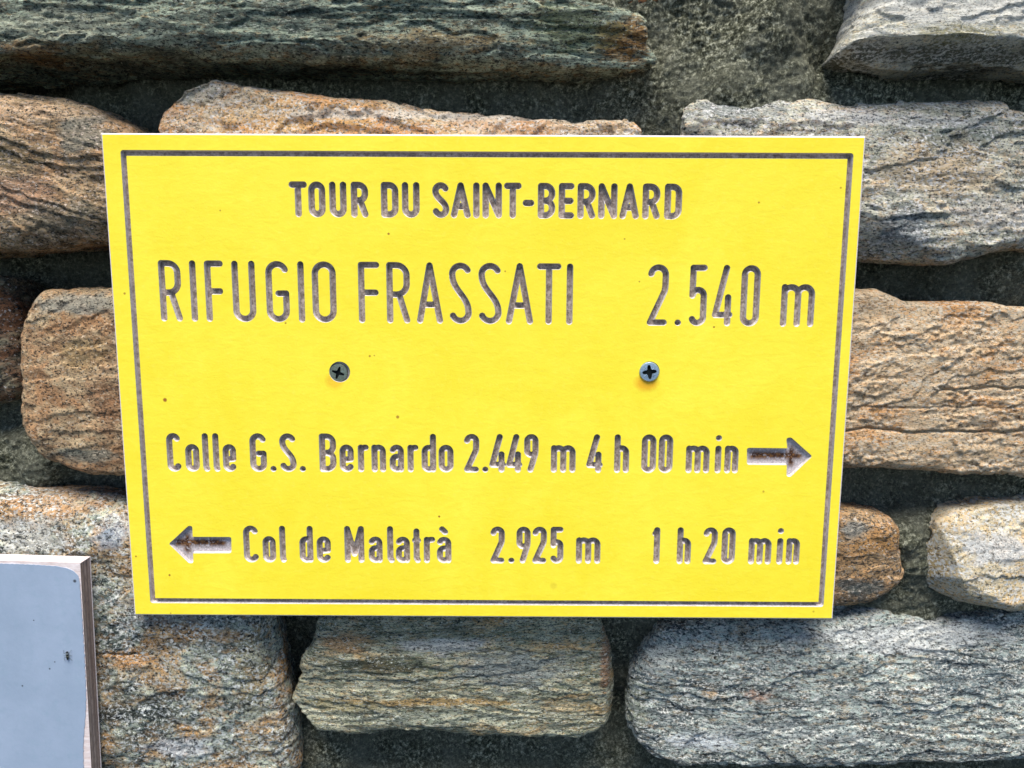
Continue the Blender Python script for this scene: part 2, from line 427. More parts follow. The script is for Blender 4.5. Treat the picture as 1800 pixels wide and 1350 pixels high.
SW, SH = .2, .133271
HG = 2.6e-4
gx = np.arange(-SW, SW+HG, HG); gz = np.arange(-SH, SH+HG, HG)
D = np.full((len(gz), len(gx)), 9e-3); ID = np.full(D.shape, -1, np.int32)
def splat(fn, x0, x1, z0, z1, idx, pad=3e-3):
    i0 = max(0, int((x0-pad+SW)/HG)); i1 = min(len(gx), int((x1+pad+SW)/HG)+2)
    j0 = max(0, int((z0-pad+SH)/HG)); j1 = min(len(gz), int((z1+pad+SH)/HG)+2)
    Xg, Zg = np.meshgrid(gx[i0:i1], gz[j0:j1])
    d = fn(Xg, Zg); sub = D[j0:j1, i0:i1]; si = ID[j0:j1, i0:i1]
    mk = d < sub; sub[mk] = d[mk]; si[mk] = idx
for k, (nm, st, r, poly) in enumerate(shapes):
    if poly is not None:
        def fn(X, Z, P=poly):
            d = poly_sdf(X, Z, P)         # outer corners rounded: erode then dilate
            return d
        # build the rounded polygon: distance to the eroded shape
        x0, z0 = poly.min(0); x1, z1 = poly.max(0)
        pad = 3e-3; h = HG/2
        ax = np.arange(x0-pad, x1+pad, h); az = np.arange(z0-pad, z1+pad, h); AX, AZ = np.meshgrid(ax, az)
        s0 = poly_sdf(AX, AZ, poly)
        core = contours(s0.copy(), -RC, ax[0], az[0], h)
        P2 = simplify(max(core, key=len), 1e-5)
        splat(lambda X, Z: poly_sdf(X, Z, P2)-RC, x0, x1, z0, z1, k)
    else:
        for s in st:
            for a, b in zip(s[:-1], s[1:]):
                splat(lambda X, Z: seg_dist(X, Z, a, b)-r, min(a[0],b[0]), max(a[0],b[0]), min(a[1],b[1]), max(a[1],b[1]), k)
CS = len(shapes)
for i in (0, 1):
    c = SC[i] + (np.array([.95e-3, .55e-3]) if i == 0 else np.array([.25e-3, .2e-3])); rr = SR[i] + (.55e-3 if i == 0 else .1e-3)
    shapes.append(('countersink', None, rr, None))
    splat(lambda X, Z: np.hypot(X-c[0], Z-c[1])-rr, c[0]-rr, c[0]+rr, c[1]-rr, c[1]+rr, CS+i)

outer = [simplify(L, 1.6e-5) for L in contours(D.copy(), 0.0, -SW, -SH, HG) if len(L) > 6]
inner = [simplify(L, 1.6e-5) for L in contours(D.copy(), -BEV, -SW, -SH, HG) if len(L) > 6]
CH = 0.9e-3
rect = np.array([(-SW+CH,-SH+CH),(SW-CH,-SH+CH),(SW-CH,SH-CH),(-SW+CH,SH-CH)])
MM = 1000.0
V2, T2 = cdt([L*MM for L in outer+inner+[rect]])
V2 = V2/MM
def sample(P):
    fx = (P[:,0]+SW)/HG; fz = (P[:,1]+SH)/HG
    i = np.clip(fx.astype(int), 0, len(gx)-2); j = np.clip(fz.astype(int), 0, len(gz)-2); u = fx-i; v = fz-j
    d = D[j,i]*(1-u)*(1-v)+D[j,i+1]*u*(1-v)+D[j+1,i]*(1-u)*v+D[j+1,i+1]*u*v
    return d, ID[np.clip((fz+.5).astype(int),0,len(gz)-1), np.clip((fx+.5).astype(int),0,len(gx)-1)]
vd, vid = sample(V2)
isinner = vd < -BEV*.5
depth = np.where(isinner, DEPTH, 0.0)
fine = np.array([.0])
T2 = np.array([f for f in T2 if len(f) == 3])
cen = V2[T2].mean(1); cdv, cid = sample(cen)
tin = isinner[T2]
deep = tin.any(1)
# a triangle with all its corners on the outer contour can still lie in a groove (narrow ends)
deep |= (cdv < -1e-5) & ~tin.any(1) & (np.abs(cdv) > 2e-5)
# drop anything outside the rectangle (none) and classify
sign = thing('trail_sign', 'large yellow engraved trail sign with two screws, fixed in the middle of the stone wall', 'sign', (0, 0, 0))
def tri_part(name, tris, mats, matidx=None, lab=None):
    u, inv = np.unique(tris.ravel(), return_inverse=True)
    V = np.column_stack([V2[u,0], depth[u], V2[u,1]])
    Ft = inv.reshape(-1,3)
    # orient towards the camera (-Y)
    a, b, c_ = V[Ft[:,0]], V[Ft[:,1]], V[Ft[:,2]]
    ny = np.cross(b-a, c_-a)[:,1]; Ft[ny > 0] = Ft[ny > 0][:, ::-1]
    org = V.mean(0); org[1] = 0
    me = mesh_np(name, V-org, Ft, False)
    for m in mats: me.materials.append(m)
    if matidx is not None: me.polygons.foreach_set('material_index', matidx.astype(np.int32))
    o = obj(name, me, None, sign, lab, org)
    return o, V, org
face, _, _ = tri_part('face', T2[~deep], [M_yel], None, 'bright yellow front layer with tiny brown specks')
face.data.transform(Matrix.Translation(face.location)); face.location = (0,0,0)
LABELS = {}
rng = random.Random(3)
for k, (nm, st, r, poly) in enumerate(shapes):
    sel = deep & (cid == k)
    if not sel.any(): continue
    tr = T2[sel]; allin = isinner[tr].all(1)
    if nm == 'countersink':
        o, V, org = tri_part('screw_hole', tr, [M_wall])
        continue
    lab = None
    if nm == 'engraved_arrow': lab = 'engraved arrow pointing right' if poly[:,0].mean() > 0 else 'engraved arrow pointing left'
    if nm == 'engraved_arrow' :
        # refine the floor so that the rust streak has vertices to live on
        lo, hi = poly.min(0), poly.max(0)
    o, V, org = tri_part(nm, tr, [M_wall, M_floor], allin.astype(int), lab)

# rust streaks on arrow floors: separate fine attribute through object coordinates
def arrow_floor_mat():
    s = NT('arrow floor with dirt')
    n = s.noise(950, 4, .75)
    c = s.mix(s.ramp(n, [(.38, 0), (.62, 1)]), (.40,.35,.34,1), (.66,.58,.57,1))
    c = s.mix(s.ramp(s.noise(1400, 3, .7), [(.32, .6), (.46, 0)]), c, (.08,.07,.06,1))
    sep = s.n('ShaderNodeSeparateXYZ'); s.l(s.co, sep.inputs[0])
    # dark brown dirt held along the middle of the shaft and up the head
    z = s.math('MULTIPLY', s.math('ABSOLUTE', s.math('SUBTRACT', sep.outputs[2], .0006)), 1/.0036)
    band = s.ramp(z, [(.25, 1), (1.0, 0)])
    ax_ = s.math('ABSOLUTE', s.math('ADD', sep.outputs[0], s.math('MULTIPLY', s.noise(300, 2), .002)))
    end = s.ramp(s.math('MULTIPLY', ax_, 1/.0155), [(.85, 1), (1.0, 0)])
    hd = s.n('ShaderNodeAttribute', attribute_type='OBJECT', attribute_name='head_x')
    hx = s.math('ABSOLUTE', s.math('SUBTRACT', sep.outputs[0], hd.outputs['Fac']))
    hz = s.math('MULTIPLY', s.math('ABSOLUTE', sep.outputs[2]), 1/.0075)
    head = s.math('MULTIPLY', s.ramp(s.math('MULTIPLY', hx, 1/.0030), [(.2, 1), (1, 0)]), s.ramp(hz, [(.5, 1), (1, 0)]))
    msk = s.math('MAXIMUM', s.math('MULTIPLY', band, end), head)
    br = s.math('MULTIPLY', msk, s.ramp(s.noise(380, 5, .7), [(.34, 0), (.48, 1)]))
    c = s.mix(br, c, (.060,.026,.014,1))
    c = s.mix(s.math('MULTIPLY', s.math('MULTIPLY', msk, s.ramp(s.noise(700, 3, .7), [(.5, 0), (.6, 1)])), .5), c, (.36,.17,.06,1))
    return s.done(c, .9, s.bump(n, .0004, .8), spec=.15)
M_af = arrow_floor_mat()
for o in list(C.objects):
    if o.name.startswith('engraved_arrow'):
        P = [v.co.x for v in o.data.vertices]; mid = .5*(max(P)+min(P))
        zc = .5*(max(v.co.z for v in o.data.vertices)+min(v.co.z for v in o.data.vertices))
        o.data.transform(Matrix.Translation((-mid, 0, -zc))); o.location.x += mid; o.location.z += zc
        o.data.materials[1] = M_af
        o['head_x'] = .0075 if 'right' in o['label'] else -.0085

# board body: bevel, sides, back
TH = 8.0e-3
def ring(ix, y): return [(-SW+ix, y, -SH+ix), (SW-ix, y, -SH+ix), (SW-ix, y, SH-ix), (-SW+ix, y, SH-ix)]
V = ring(CH, 0)+ring(CH*.35, CH*.35)+ring(0, CH)+ring(0, TH)
Fq = []
for k in range(3):
    for i in range(4):
        j = (i+1) % 4; Fq.append((4*k+i, 4*k+4+i, 4*k+4+j, 4*k+j))
Fq.append((12,13,14,15))
obj('board_edge', mesh('board_edge', V, Fq), M_edge, sign, 'pale bevelled edge of the yellow board')

# ------------------------------------------------------------------ screws
def screw_mat(name, base, dirt, amt, rough):
    s = NT(name)
    n = s.noise(900, 5, .7)
    c = s.mix(s.ramp(n, [(.45-.2*amt, 1), (.62, 0)]), base, dirt)
    m = s.done(c, s.ramp(n, [(.3, min(1, rough+.35)), (.7, rough)]), s.bump(s.noise(1300, 4, .7), .00012, .8))
    s.l(s.ramp(n, [(.45-.2*amt, .15), (.6, 1)]), s.b.inputs['Metallic'])
    return m
M_s1 = screw_mat('tarnished zinc', (.26,.30,.24,1), (.05,.065,.03,1), .75, .4)
M_s2 = screw_mat('bluish zinc', (.42,.54,.66,1), (.20,.27,.33,1), .1, .33)
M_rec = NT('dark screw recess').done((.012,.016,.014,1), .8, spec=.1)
def screw(c, R, y, mat, a0, lab, recr, ticks):
    e = bpy.data.objects.new('screw', None); C.objects.link(e); e.parent = sign; e.location = (c[0], 0, c[1]); e['label'] = lab; e.empty_display_size = .005
    h = 9e-5; n = int(R*1.2/h)
    a = np.arange(-n, n+1)*h; X, Z = np.meshgrid(a, a)
    dd = np.full(X.shape, 1.0)
    for k in range(4):
        t = math.radians(a0+90*k); L = R*.58
        tip = (L*math.cos(t), L*math.sin(t))
        for q in np.linspace(0, 1, 7):
            px, pz = tip[0]*q, tip[1]*q
            dd = np.minimum(dd, np.hypot(X-px, Z-pz) - (recr*(1-.5*q)))
    o_ = [simplify(l, 8e-6) for l in contours(dd.copy(), 0.0, a[0], a[0], h) if len(l) > 6]
    i_ = [simplify(l, 8e-6) for l in contours(dd.copy(), -.00022, a[0], a[0], h) if len(l) > 6]
    N = 48
    rim = np.array([(R*.93*math.cos(2*math.pi*i/N), R*.93*math.sin(2*math.pi*i/N)) for i in range(N)])
    v, t = cdt([l*MM for l in o_+i_+[rim]]); v = v/MM
    def smp(P):
        ii = np.clip(((P[:,0]-a[0])/h+.5).astype(int), 0, len(a)-1); jj = np.clip(((P[:,1]-a[0])/h+.5).astype(int), 0, len(a)-1)
        return dd[jj, ii]
    di = smp(v) < -.00012; rr = np.hypot(v[:,0], v[:,1])
    yy = np.where(di, .0013, 0.0) + y - .00018*(1-(rr/(R*.93))**2)*(~di)
    t = np.array([f for f in t if len(f) == 3 and rr[list(f)].mean() < R*.95])
    VV = [(p[0], q, p[1]) for p, q in zip(v, yy)]
    cc = v[t].mean(1); floor = (smp(cc) < -1e-5)
    top = t[~floor]; bot = t[floor]
    b = len(VV); VV2 = VV + [(R*math.cos(2*math.pi*i/N), y+R*.10, R*math.sin(2*math.pi*i/N)) for i in range(N)] \
        + [(R*.99*math.cos(2*math.pi*i/N), y+.0035, R*.99*math.sin(2*math.pi*i/N)) for i in range(N)]
    ri = [int(np.argmin(((v-p)**2).sum(1))) for p in rim]
    Fs = [tuple(f) for f in top] + [(ri[i], ri[(i+1) % N], b+(i+1) % N, b+i) for i in range(N)] + [(b+i, b+(i+1) % N, b+N+(i+1) % N, b+N+i) for i in range(N)]
    me = mesh('screw_head', VV2, Fs); import bmesh
    bm = bmesh.new(); bm.from_mesh(me); bmesh.ops.delete(bm, geom=[x for x in bm.verts if not x.link_faces], context='VERTS')
    bmesh.ops.recalc_face_normals(bm, faces=bm.faces); bm.to_mesh(me); bm.free()
    obj('screw_head', me, mat, e)
    me = mesh('cross_recess', VV, [tuple(f) for f in bot]); bm = bmesh.new(); bm.from_mesh(me)
    bmesh.ops.delete(bm, geom=[x for x in bm.verts if not x.link_faces], context='VERTS'); bmesh.ops.recalc_face_normals(bm, faces=bm.faces); bm.to_mesh(me); bm.free()
    obj('cross_recess', me, M_rec, e)
    if ticks:                       # stamped lines between the arms of the cross
        VV, Fs = [], []
        for k in range(4):
            for s_ in (-9, 9):
                t0 = math.radians(a0+45+90*k+s_); ca, sa = math.cos(t0), math.sin(t0); w_ = .00026
                b = len(VV); r0, r1 = R*.36, R*.66
                for rr_, yy_ in ((r0, 0), (r1, 0)):
                    for sd_ in (-1, 0, 1):
                        VV.append((rr_*ca - sd_*w_*sa, y-.0001-(.00022 if sd_ == 0 else -.00005), rr_*sa + sd_*w_*ca))
                Fs += [(b,b+1,b+4,b+3),(b+1,b+2,b+5,b+4)]
        obj('stamped_line', mesh('stamped_line', VV, Fs), mat, e)
    return e
screw(SC[0], SR[0], .00045, M_s1, 72, 'dull tarnished cross-head screw', .00112, False)
screw(SC[1], SR[1], -.0011, M_s2, 97, 'shiny bluish cross-head screw standing slightly proud', .00165, True)

# ------------------------------------------------------------------ stones
wall = thing('stone_wall', 'rough wall of layered natural stones set in grey mortar behind the yellow sign', 'wall', (0, .08, 0))
S = srgb
def catmull(P, step):
    P = np.array(P, float); n = len(P); out = []
    for i in range(n):
        p0, p1, p2, p3 = P[i-1], P[i], P[(i+1) % n], P[(i+2) % n]
        L = np.linalg.norm(p2-p1); k = max(2, int(L/step)); k = min(k, 60)
        # centripetal-like: scale the tangents so that long edges stay straight
        m1 = (p2-p0); m2 = (p3-p1)
        m1 = m1/ (np.linalg.norm(m1)+1e-9)*min(L, np.linalg.norm(p1-p0))*.35; m2 = m2/(np.linalg.norm(m2)+1e-9)*min(L, np.linalg.norm(p3-p2))*.35
        for j in range(k):
            t = j/k; h1 = 2*t**3-3*t*t+1; h2 = t**3-2*t*t+t; h3 = -2*t**3+3*t*t; h4 = t**3-t*t
            out.append(h1*p1+h2*m1+h3*p2+h4*m2)
    return np.array(out)

VOX = 0.78e-3
def stone(poly_px, Y, R, mat, seed, label, tilt=0.0, tx=0.0, tz=0.0, cuts=(), amp=1.0, dome=.0, back=.045, cracks=(), Rz=None, strat=3.2, vox=VOX, edge=.6, ridge=.45, grit=1.0, ledge=1.0, nfac=9, steps=1.0):
    Rz = Rz or R*1.0
    P = np.array([at(x, y, Y+Rz*.75) for x, y in poly_px])
    P = catmull(P, .0025)
    nrm = np.roll(P, -1, 0)-np.roll(P, 1, 0); nrm = np.column_stack([nrm[:,1], -nrm[:,0]]); nrm /= np.linalg.norm(nrm, axis=1)[:,None]+1e-9
    q = np.column_stack([P[:,0]/.009, P[:,1]/.006, np.zeros(len(P))])
    P = P + nrm*(perlin(q, seed)*1.0e-3*edge + perlin(q*2.7, seed+3)*.6e-3*edge)[:,None]
    x0, z0 = P.min(0)-.004; x1, z1 = P.max(0)+.004; h = .0014
    ax = np.arange(x0, x1, h); az = np.arange(z0, z1, h); X, Z = np.meshgrid(ax, az); sd_ = poly_sdf(X, Z, P)
    loops = []
    levels = [0, .06, .2, .45, .75, 1.0]
    for lv in levels:
        loops += [simplify(l, 1.2e-4) for l in contours(sd_.copy(), -lv*R - 1e-5, ax[0], az[0], h) if len(l) > 8]
    l0 = [simplify(l, 1.2e-4) for l in contours(sd_.copy(), -1e-5, ax[0], az[0], h) if len(l) > 8]
    v, t = cdt([l*MM for l in loops]); v = v/MM
    ii = (v[:,0]-ax[0])/h; jj = (v[:,1]-az[0])/h; i0 = np.clip(ii.astype(int),0,len(ax)-2); j0 = np.clip(jj.astype(int),0,len(az)-2); u = ii-i0; w_ = jj-j0
    d = -(sd_[j0,i0]*(1-u)*(1-w_)+sd_[j0,i0+1]*u*(1-w_)+sd_[j0+1,i0]*(1-u)*w_+sd_[j0+1,i0+1]*u*w_)
    d = np.clip(d, 0, None)
    tt = np.clip(d/R, 0, 1); prof = 1-np.sqrt(1-(1-tt)**2)
    yy = Y + Rz*prof - dome*np.clip(d/.04, 0, 1)
    t = np.array([f for f in t if len(f) == 3]); cen = v[t].mean(1)
    ci = np.clip(((cen[:,0]-ax[0])/h).round().astype(int),0,len(ax)-1); cj = np.clip(((cen[:,1]-az[0])/h).round().astype(int),0,len(az)-1)
    t = t[sd_[cj,ci] < 2e-4]
    # closed solid: front sheet, back sheet, rim
    nv = len(v); lo_, hi_ = at(-170, 1500, Y), at(1980, -150, Y); c0 = np.column_stack([np.clip(v[:,0], lo_[0], hi_[0]), np.clip(v[:,1], lo_[1], hi_[1])]).mean(0)
    Vf = np.column_stack([v[:,0], yy, v[:,1]])
    vb = c0 + (v-c0)*.97
    Vb = np.column_stack([vb[:,0], np.full(nv, Y+back), vb[:,1]])
    a, b, c_ = v[t[:,0]], v[t[:,1]], v[t[:,2]]
    cr = (b[:,0]-a[:,0])*(c_[:,1]-a[:,1])-(b[:,1]-a[:,1])*(c_[:,0]-a[:,0]); t[cr < 0] = t[cr < 0][:, ::-1]
    ed = {}
    for f in t.tolist():
        for e in ((f[0],f[1]),(f[1],f[2]),(f[2],f[0])): ed[e] = 1
    rim = [(p, q_) for p, q_ in ed if (q_, p) not in ed]
    Fs = t.tolist() + [[x+nv for x in f[::-1]] for f in t.tolist()] + [[q_, p, p+nv, q_+nv] for p, q_ in rim]
    me = bpy.data.meshes.new('tmp'); me.from_pydata(np.vstack([Vf, Vb]).tolist(), [], Fs); me.update()
    o = bpy.data.objects.new('tmp', me); C.objects.link(o)
    md = o.modifiers.new('r', 'REMESH'); md.mode = 'VOXEL'; md.voxel_size = vox
    dg = bpy.context.evaluated_depsgraph_get(); ev = o.evaluated_get(dg); em = ev.to_mesh()
    n = len(em.vertices); co = np.empty(n*3, np.float32); em.vertices.foreach_get('co', co); co = co.reshape(-1,3).astype(np.float64)
    npoly = len(em.polygons); fi = np.empty(len(em.loops), np.int32); em.loops.foreach_get('vertex_index', fi)
    ls = np.empty(npoly, np.int32); em.polygons.foreach_get('loop_total', ls)
    assert (ls == 4).all(); fi = fi.reshape(-1,4)
    ev.to_mesh_clear(); bpy.data.objects.remove(o); bpy.data.meshes.remove(me)
    # drop the hidden back
    fy = co[fi][:,:,1].mean(1); fi = fi[fy < Y+back-.004]
    cxz = np.array([c0[0], 0, c0[1]])
    frontness = np.clip(1-(co[:,1]-Y)/(Rz+.006), 0, 1)
    co[:,1] += frontness*(tx*(co[:,0]-c0[0]) + tz*(co[:,2]-c0[1]))
    # split faces: the front is the meeting of several flat cleavage planes
    rg = random.Random(seed*13+5)
    vis0, vis1 = at(-60, 1400, Y), at(1860, -60, Y)
    bx0, bx1 = max(P[:,0].min(), vis0[0]), min(P[:,0].max(), vis1[0]); bz0, bz1 = max(P[:,1].min(), vis0[1]), min(P[:,1].max(), vis1[1])
    sx_, sz_ = (bx1-bx0)/2, (bz1-bz0)/2; mx_, mz_ = (bx1+bx0)/2, (bz1+bz0)/2
    wob = perlin(co/.010, seed+30)*.5e-3*1.2; wob2 = perlin(co/.03, seed+31)*1.2e-3
    best = np.full(len(co), -1.0)
    for k in range(nfac):
        a_ = 2*math.pi*(k+rg.random()*.8)/nfac; ux, uz = math.cos(a_), math.sin(a_)
        steep = rg.choice((.10,.16,.25,.55,.8)) if k % 2 else rg.uniform(.04,.14)
        # distance from the middle at which this plane starts to cut
        reach = rg.uniform(.25,.75) if steep < .3 else rg.uniform(.72,.9)
        tpos = ((co[:,0]-mx_)*ux/1.0 + (co[:,2]-mz_)*uz) - reach*(abs(ux)*sx_+abs(uz)*sz_) 
        best = np.maximum(best, Y + (tx*(co[:,0]-c0[0]) + tz*(co[:,2]-c0[1])) + steep*tpos)
    lim = best + wob
    co[:,1] = np.where((co[:,1] < lim) & (best > -1), co[:,1] + .88*(lim-co[:,1]), co[:,1])
    def normals():
        a = co[fi[:,2]]-co[fi[:,0]]; b = co[fi[:,3]]-co[fi[:,1]]; fn = np.cross(a, b); vn = np.zeros_like(co)
        for k in range(4): 
            for ax_ in range(3): vn[:,ax_] += np.bincount(fi[:,k], fn[:,ax_], len(co))
        return vn/(np.linalg.norm(vn, axis=1)[:,None]+1e-12)
    vn = normals()
    ct, st = math.cos(tilt), math.sin(tilt)
    L = np.column_stack([co[:,0]*ct + co[:,2]*st, co[:,1], -co[:,0]*st + co[:,2]*ct])
    warp = perlin(L/np.array([.12,.08,.06]), seed+20)*.003; L[:,2] += warp
    dsp = perlin(L/np.array([.060,.05,.030]), seed+1)*1.6e-3 + perlin(L/np.array([.024,.02,.024/strat]), seed+2)*.9e-3
    m = perlin(L/np.array([.022,.014,.022/(strat*1.8)]), seed+4); dsp += (np.abs(m)*-1.7+.45)*0.95e-3*ridge
    # plates that have flaked off: sharp small steps between flat patches
    nl = perlin(L/np.array([.085,.06,.085/(strat*1.5)]), seed+40)*1.0 + perlin(L/np.array([.012,.012,.012/strat]), seed+41)*.13 + perlin(L/np.array([.004,.004,.003]), seed+43)*.05
    kk = nl*3.0; fl = np.floor(kk); fr2 = np.clip((kk-fl)*9, 0, 1)
    dsp += ((fl+fr2) - kk*.6)*1.7e-3*steps
    rough = np.clip(.55+perlin(L/np.array([.03,.03,.03/strat]), seed+42)*1.5, .12, 1.15)
    grit = grit*rough
    m = perlin(L/np.array([.0048,.0048,.0048/(1+(strat-1)*.5)]), seed+5); dsp += m*.62e-3*grit
    m = perlin(L/np.array([.0024,.0024,.0022]), seed+6); dsp += m*.42e-3*grit
    # ledges: the layers break off in small steps
    lz = L[:,2]/.0075 + perlin(L/np.array([.06,.05,.03]), seed+7)*1.3 + perlin(L/.006, seed+17)*.10; fr = lz-np.floor(lz)
    dsp += (np.clip(fr*4, 0, 1)*(1-fr) - .35)*.9e-3*ledge*np.clip(perlin(L/.03, seed+8)*2+.4, 0, 1)
    for (zpix, x0p, x1p, dep) in cracks:
        z0_ = at(.5*(x0p+x1p), zpix, Y)[1]; xa, xb = at(x0p, zpix, Y)[0], at(x1p, zpix, Y)[0]
        zz = co[:,2]-z0_ - perlin(np.column_stack([co[:,0]/.016, co[:,0]*0, co[:,0]*0]), seed+zpix)*2.6e-3 - perlin(np.column_stack([co[:,0]/.005, co[:,0]*0, co[:,0]*0]), seed+zpix)*1.0e-3
        mask = np.clip((co[:,0]-xa)/.006, 0, 1)*np.clip((xb-co[:,0])/.006, 0, 1)
        dsp -= dep*np.exp(-(zz/.00055)**2)*mask
    co = co + vn*(dsp*amp)[:,None]
    for (px, py, Yc, n_, k_) in cuts:
        c2 = at(px, py, Yc); p0 = np.array([c2[0], Yc, c2[1]]); n_ = np.array(n_, float); n_ /= np.linalg.norm(n_)
        dd = (co-p0)@n_ + perlin(co/.012, seed+9)*.6e-3
        co = co - n_[None,:]*(np.clip(dd, 0, None)*k_)[:,None]
    org = np.array([c0[0], Y+.02, c0[1]])
    used, inv = np.unique(fi.ravel(), return_inverse=True)
    me = mesh_np('stone', (co[used]-org), inv.reshape(-1,4), True)
    o = obj('stone', me, mat, wall, label); o.location = Vector(org) - wall.location
    return o

def sm(name, *a, **k): return stone_mat(name, *a, **k)
m1 = sm('dark green-grey schist', S(142,150,128), S(88,99,84), S(25,32,26), S(150,112,58), .24, fleck=S(196,198,180), fleck_amt=.35, dark_amt=.75, stretch=3.2, seed=1, zones=((1095,72,62,38,S(160,112,50),.9),(120,55,190,36,S(176,176,150),.6),(760,85,140,22,S(150,122,76),.6),(1010,60,90,40,S(120,128,84),.6),(500,40,150,30,S(60,76,70),.6),(60,88,60,14,S(150,110,60),.7),))
m1b = sm('dark brown schist', S(120,90,55), S(80,62,40), S(22,22,16), S(130,80,35), .5, fleck_amt=.1, dark_amt=.8, seed=2)
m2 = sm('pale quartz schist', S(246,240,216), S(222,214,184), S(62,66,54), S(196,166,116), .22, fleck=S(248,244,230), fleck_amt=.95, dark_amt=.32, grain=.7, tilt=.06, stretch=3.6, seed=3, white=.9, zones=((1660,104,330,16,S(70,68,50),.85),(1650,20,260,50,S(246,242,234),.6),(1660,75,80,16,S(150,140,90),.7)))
m3 = sm('brown weathered schist', S(190,162,124), S(136,112,80), S(44,44,34), S(186,142,98), .40, fleck=S(226,206,184), fleck_amt=.6, dark_amt=.6, tilt=.25, stretch=2.2, seed=4, zones=((60,200,120,22,S(206,170,132),.7),(150,235,60,40,S(120,124,112),.7),(40,340,90,40,S(190,146,116),.6),(120,380,70,40,S(84,90,76),.6),(30,280,60,30,S(120,104,66),.6),))
m4_ = sm('cream and ochre stone', S(224,204,172), S(176,148,108), S(70,66,52), S(196,140,84), .45, fleck=S(244,234,220), fleck_amt=.8, dark_amt=.35, stretch=1.8, seed=5, white=.5, zones=((520,215,200,30,S(206,158,92),.7),(340,165,50,25,S(170,176,160),.6),(700,205,300,10,S(240,226,204),.7),(900,225,150,14,S(196,150,110),.5),))
m5 = sm('blue-grey and tan gneiss', S(206,200,176), S(126,126,110), S(26,32,34), S(196,160,116), .36, fleck=S(236,232,226), fleck_amt=.75, dark_amt=.5, stretch=2.2, tilt=.05, seed=6, white=.4, zones=((1300,190,100,30,S(122,128,126),.8),(1480,205,110,14,S(236,230,220),.6),(1640,300,130,60,S(196,170,132),.7),(1570,400,50,40,S(96,106,112),.8),(1680,240,80,30,S(110,122,112),.7),(1750,380,110,40,S(190,178,164),.6),(1600,215,200,12,S(240,234,224),.5),))
m6 = sm('sandy tan schist', S(230,202,162), S(212,178,134), S(66,42,24), S(208,152,94), .40, fleck=S(248,232,206), fleck_amt=.85, dark_amt=.42, stretch=2.6, tilt=.02, seed=7, grain=.8)
m7 = sm('rusty brown stone', S(176,140,98), S(124,104,78), S(42,48,46), S(186,138,86), .42, fleck=S(206,196,180), fleck_amt=.45, dark_amt=.65, stretch=1.9, seed=8, zones=((1495,925,30,24,S(146,148,140),.7),(1540,950,50,28,S(190,138,76),.7),(1500,1030,60,22,S(70,84,84),.8),))
m8 = sm('cream speckled granite', S(234,220,188), S(208,188,148), S(70,62,48), S(214,176,118), .40, fleck=S(250,246,236), fleck_amt=.95, dark_amt=.38, stretch=1.3, seed=9, grain=.8, white=.6, zones=((1640,1010,28,60,S(176,148,96),.85),(1740,960,80,34,S(226,224,220),.7),(1750,1030,90,30,S(226,200,150),.6),))
m9 = sm('blue-grey gneiss', S(150,158,148), S(68,80,82), S(16,24,26), S(180,150,108), .24, fleck=S(242,240,228), fleck_amt=.85, dark_amt=.72, stretch=2.8, tilt=.03, seed=10, white=.5, zones=((1600,1125,230,36,S(232,232,226),.8),(1700,1190,120,50,S(84,98,104),.7),(1240,1300,90,20,S(226,230,230),.8),(1170,1160,40,26,S(206,206,192),.7),(1400,1280,200,26,S(176,182,178),.5),(1250,1215,16,12,S(206,176,138),.9),(1330,1218,34,12,S(186,150,126),.9),(1120,1240,30,60,S(120,124,96),.6),))
m10 = sm('green-grey banded schist', S(178,174,146), S(112,116,92), S(28,36,28), S(204,166,108), .36, fleck=S(206,208,196), fleck_amt=.5, dark_amt=.62, stretch=4.0, seed=11, zones=((600,1130,55,28,S(190,150,104),.8),(780,1140,100,18,S(206,206,200),.8),(660,1170,120,20,S(62,72,54),.8),(900,1180,130,46,S(122,134,142),.6),(1066,1170,14,70,S(168,126,92),.9),(760,1236,200,9,S(196,160,100),.9),(600,1245,80,14,S(170,156,110),.6),(800,1265,240,16,S(148,158,142),.5),))
m11 = sm('mottled granite', S(166,168,146), S(76,88,84), S(18,26,26), S(192,146,90), .42, fleck=S(226,226,218), fleck_amt=.8, dark_amt=.7, stretch=1.5, seed=12, white=.3, zones=((230,1150,60,22,S(196,140,78),.85),(300,1100,40,16,S(196,160,110),.8),(80,890,110,24,S(200,152,104),.7),(50,940,80,40,S(226,220,204),.7),(380,1110,90,16,S(186,140,86),.5),(320,1060,160,50,S(96,112,126),.6),(260,1245,110,22,S(48,62,58),.8),(330,1310,70,26,S(206,212,216),.7),(200,940,40,30,S(150,166,182),.7),(440,1180,40,90,S(130,118,80),.5),))
m12 = sm('brown rounded stone', S(186,160,122), S(136,110,80), S(48,42,30), S(172,126,84), .44, fleck=S(206,188,160), fleck_amt=.4, dark_amt=.45, stretch=1.7, tilt=.2, seed=13, zones=((130,535,90,24,S(140,142,130),.75),(150,620,60,40,S(170,140,92),.6),(150,800,70,18,S(96,112,104),.7),(190,700,40,80,S(140,98,66),.6),))
m13 = sm('dark rust stone', S(120,112,90), S(76,74,60), S(26,28,24), S(120,78,48), .45, fleck_amt=.2, dark_amt=.7, stretch=1.8, tilt=.5, seed=14)

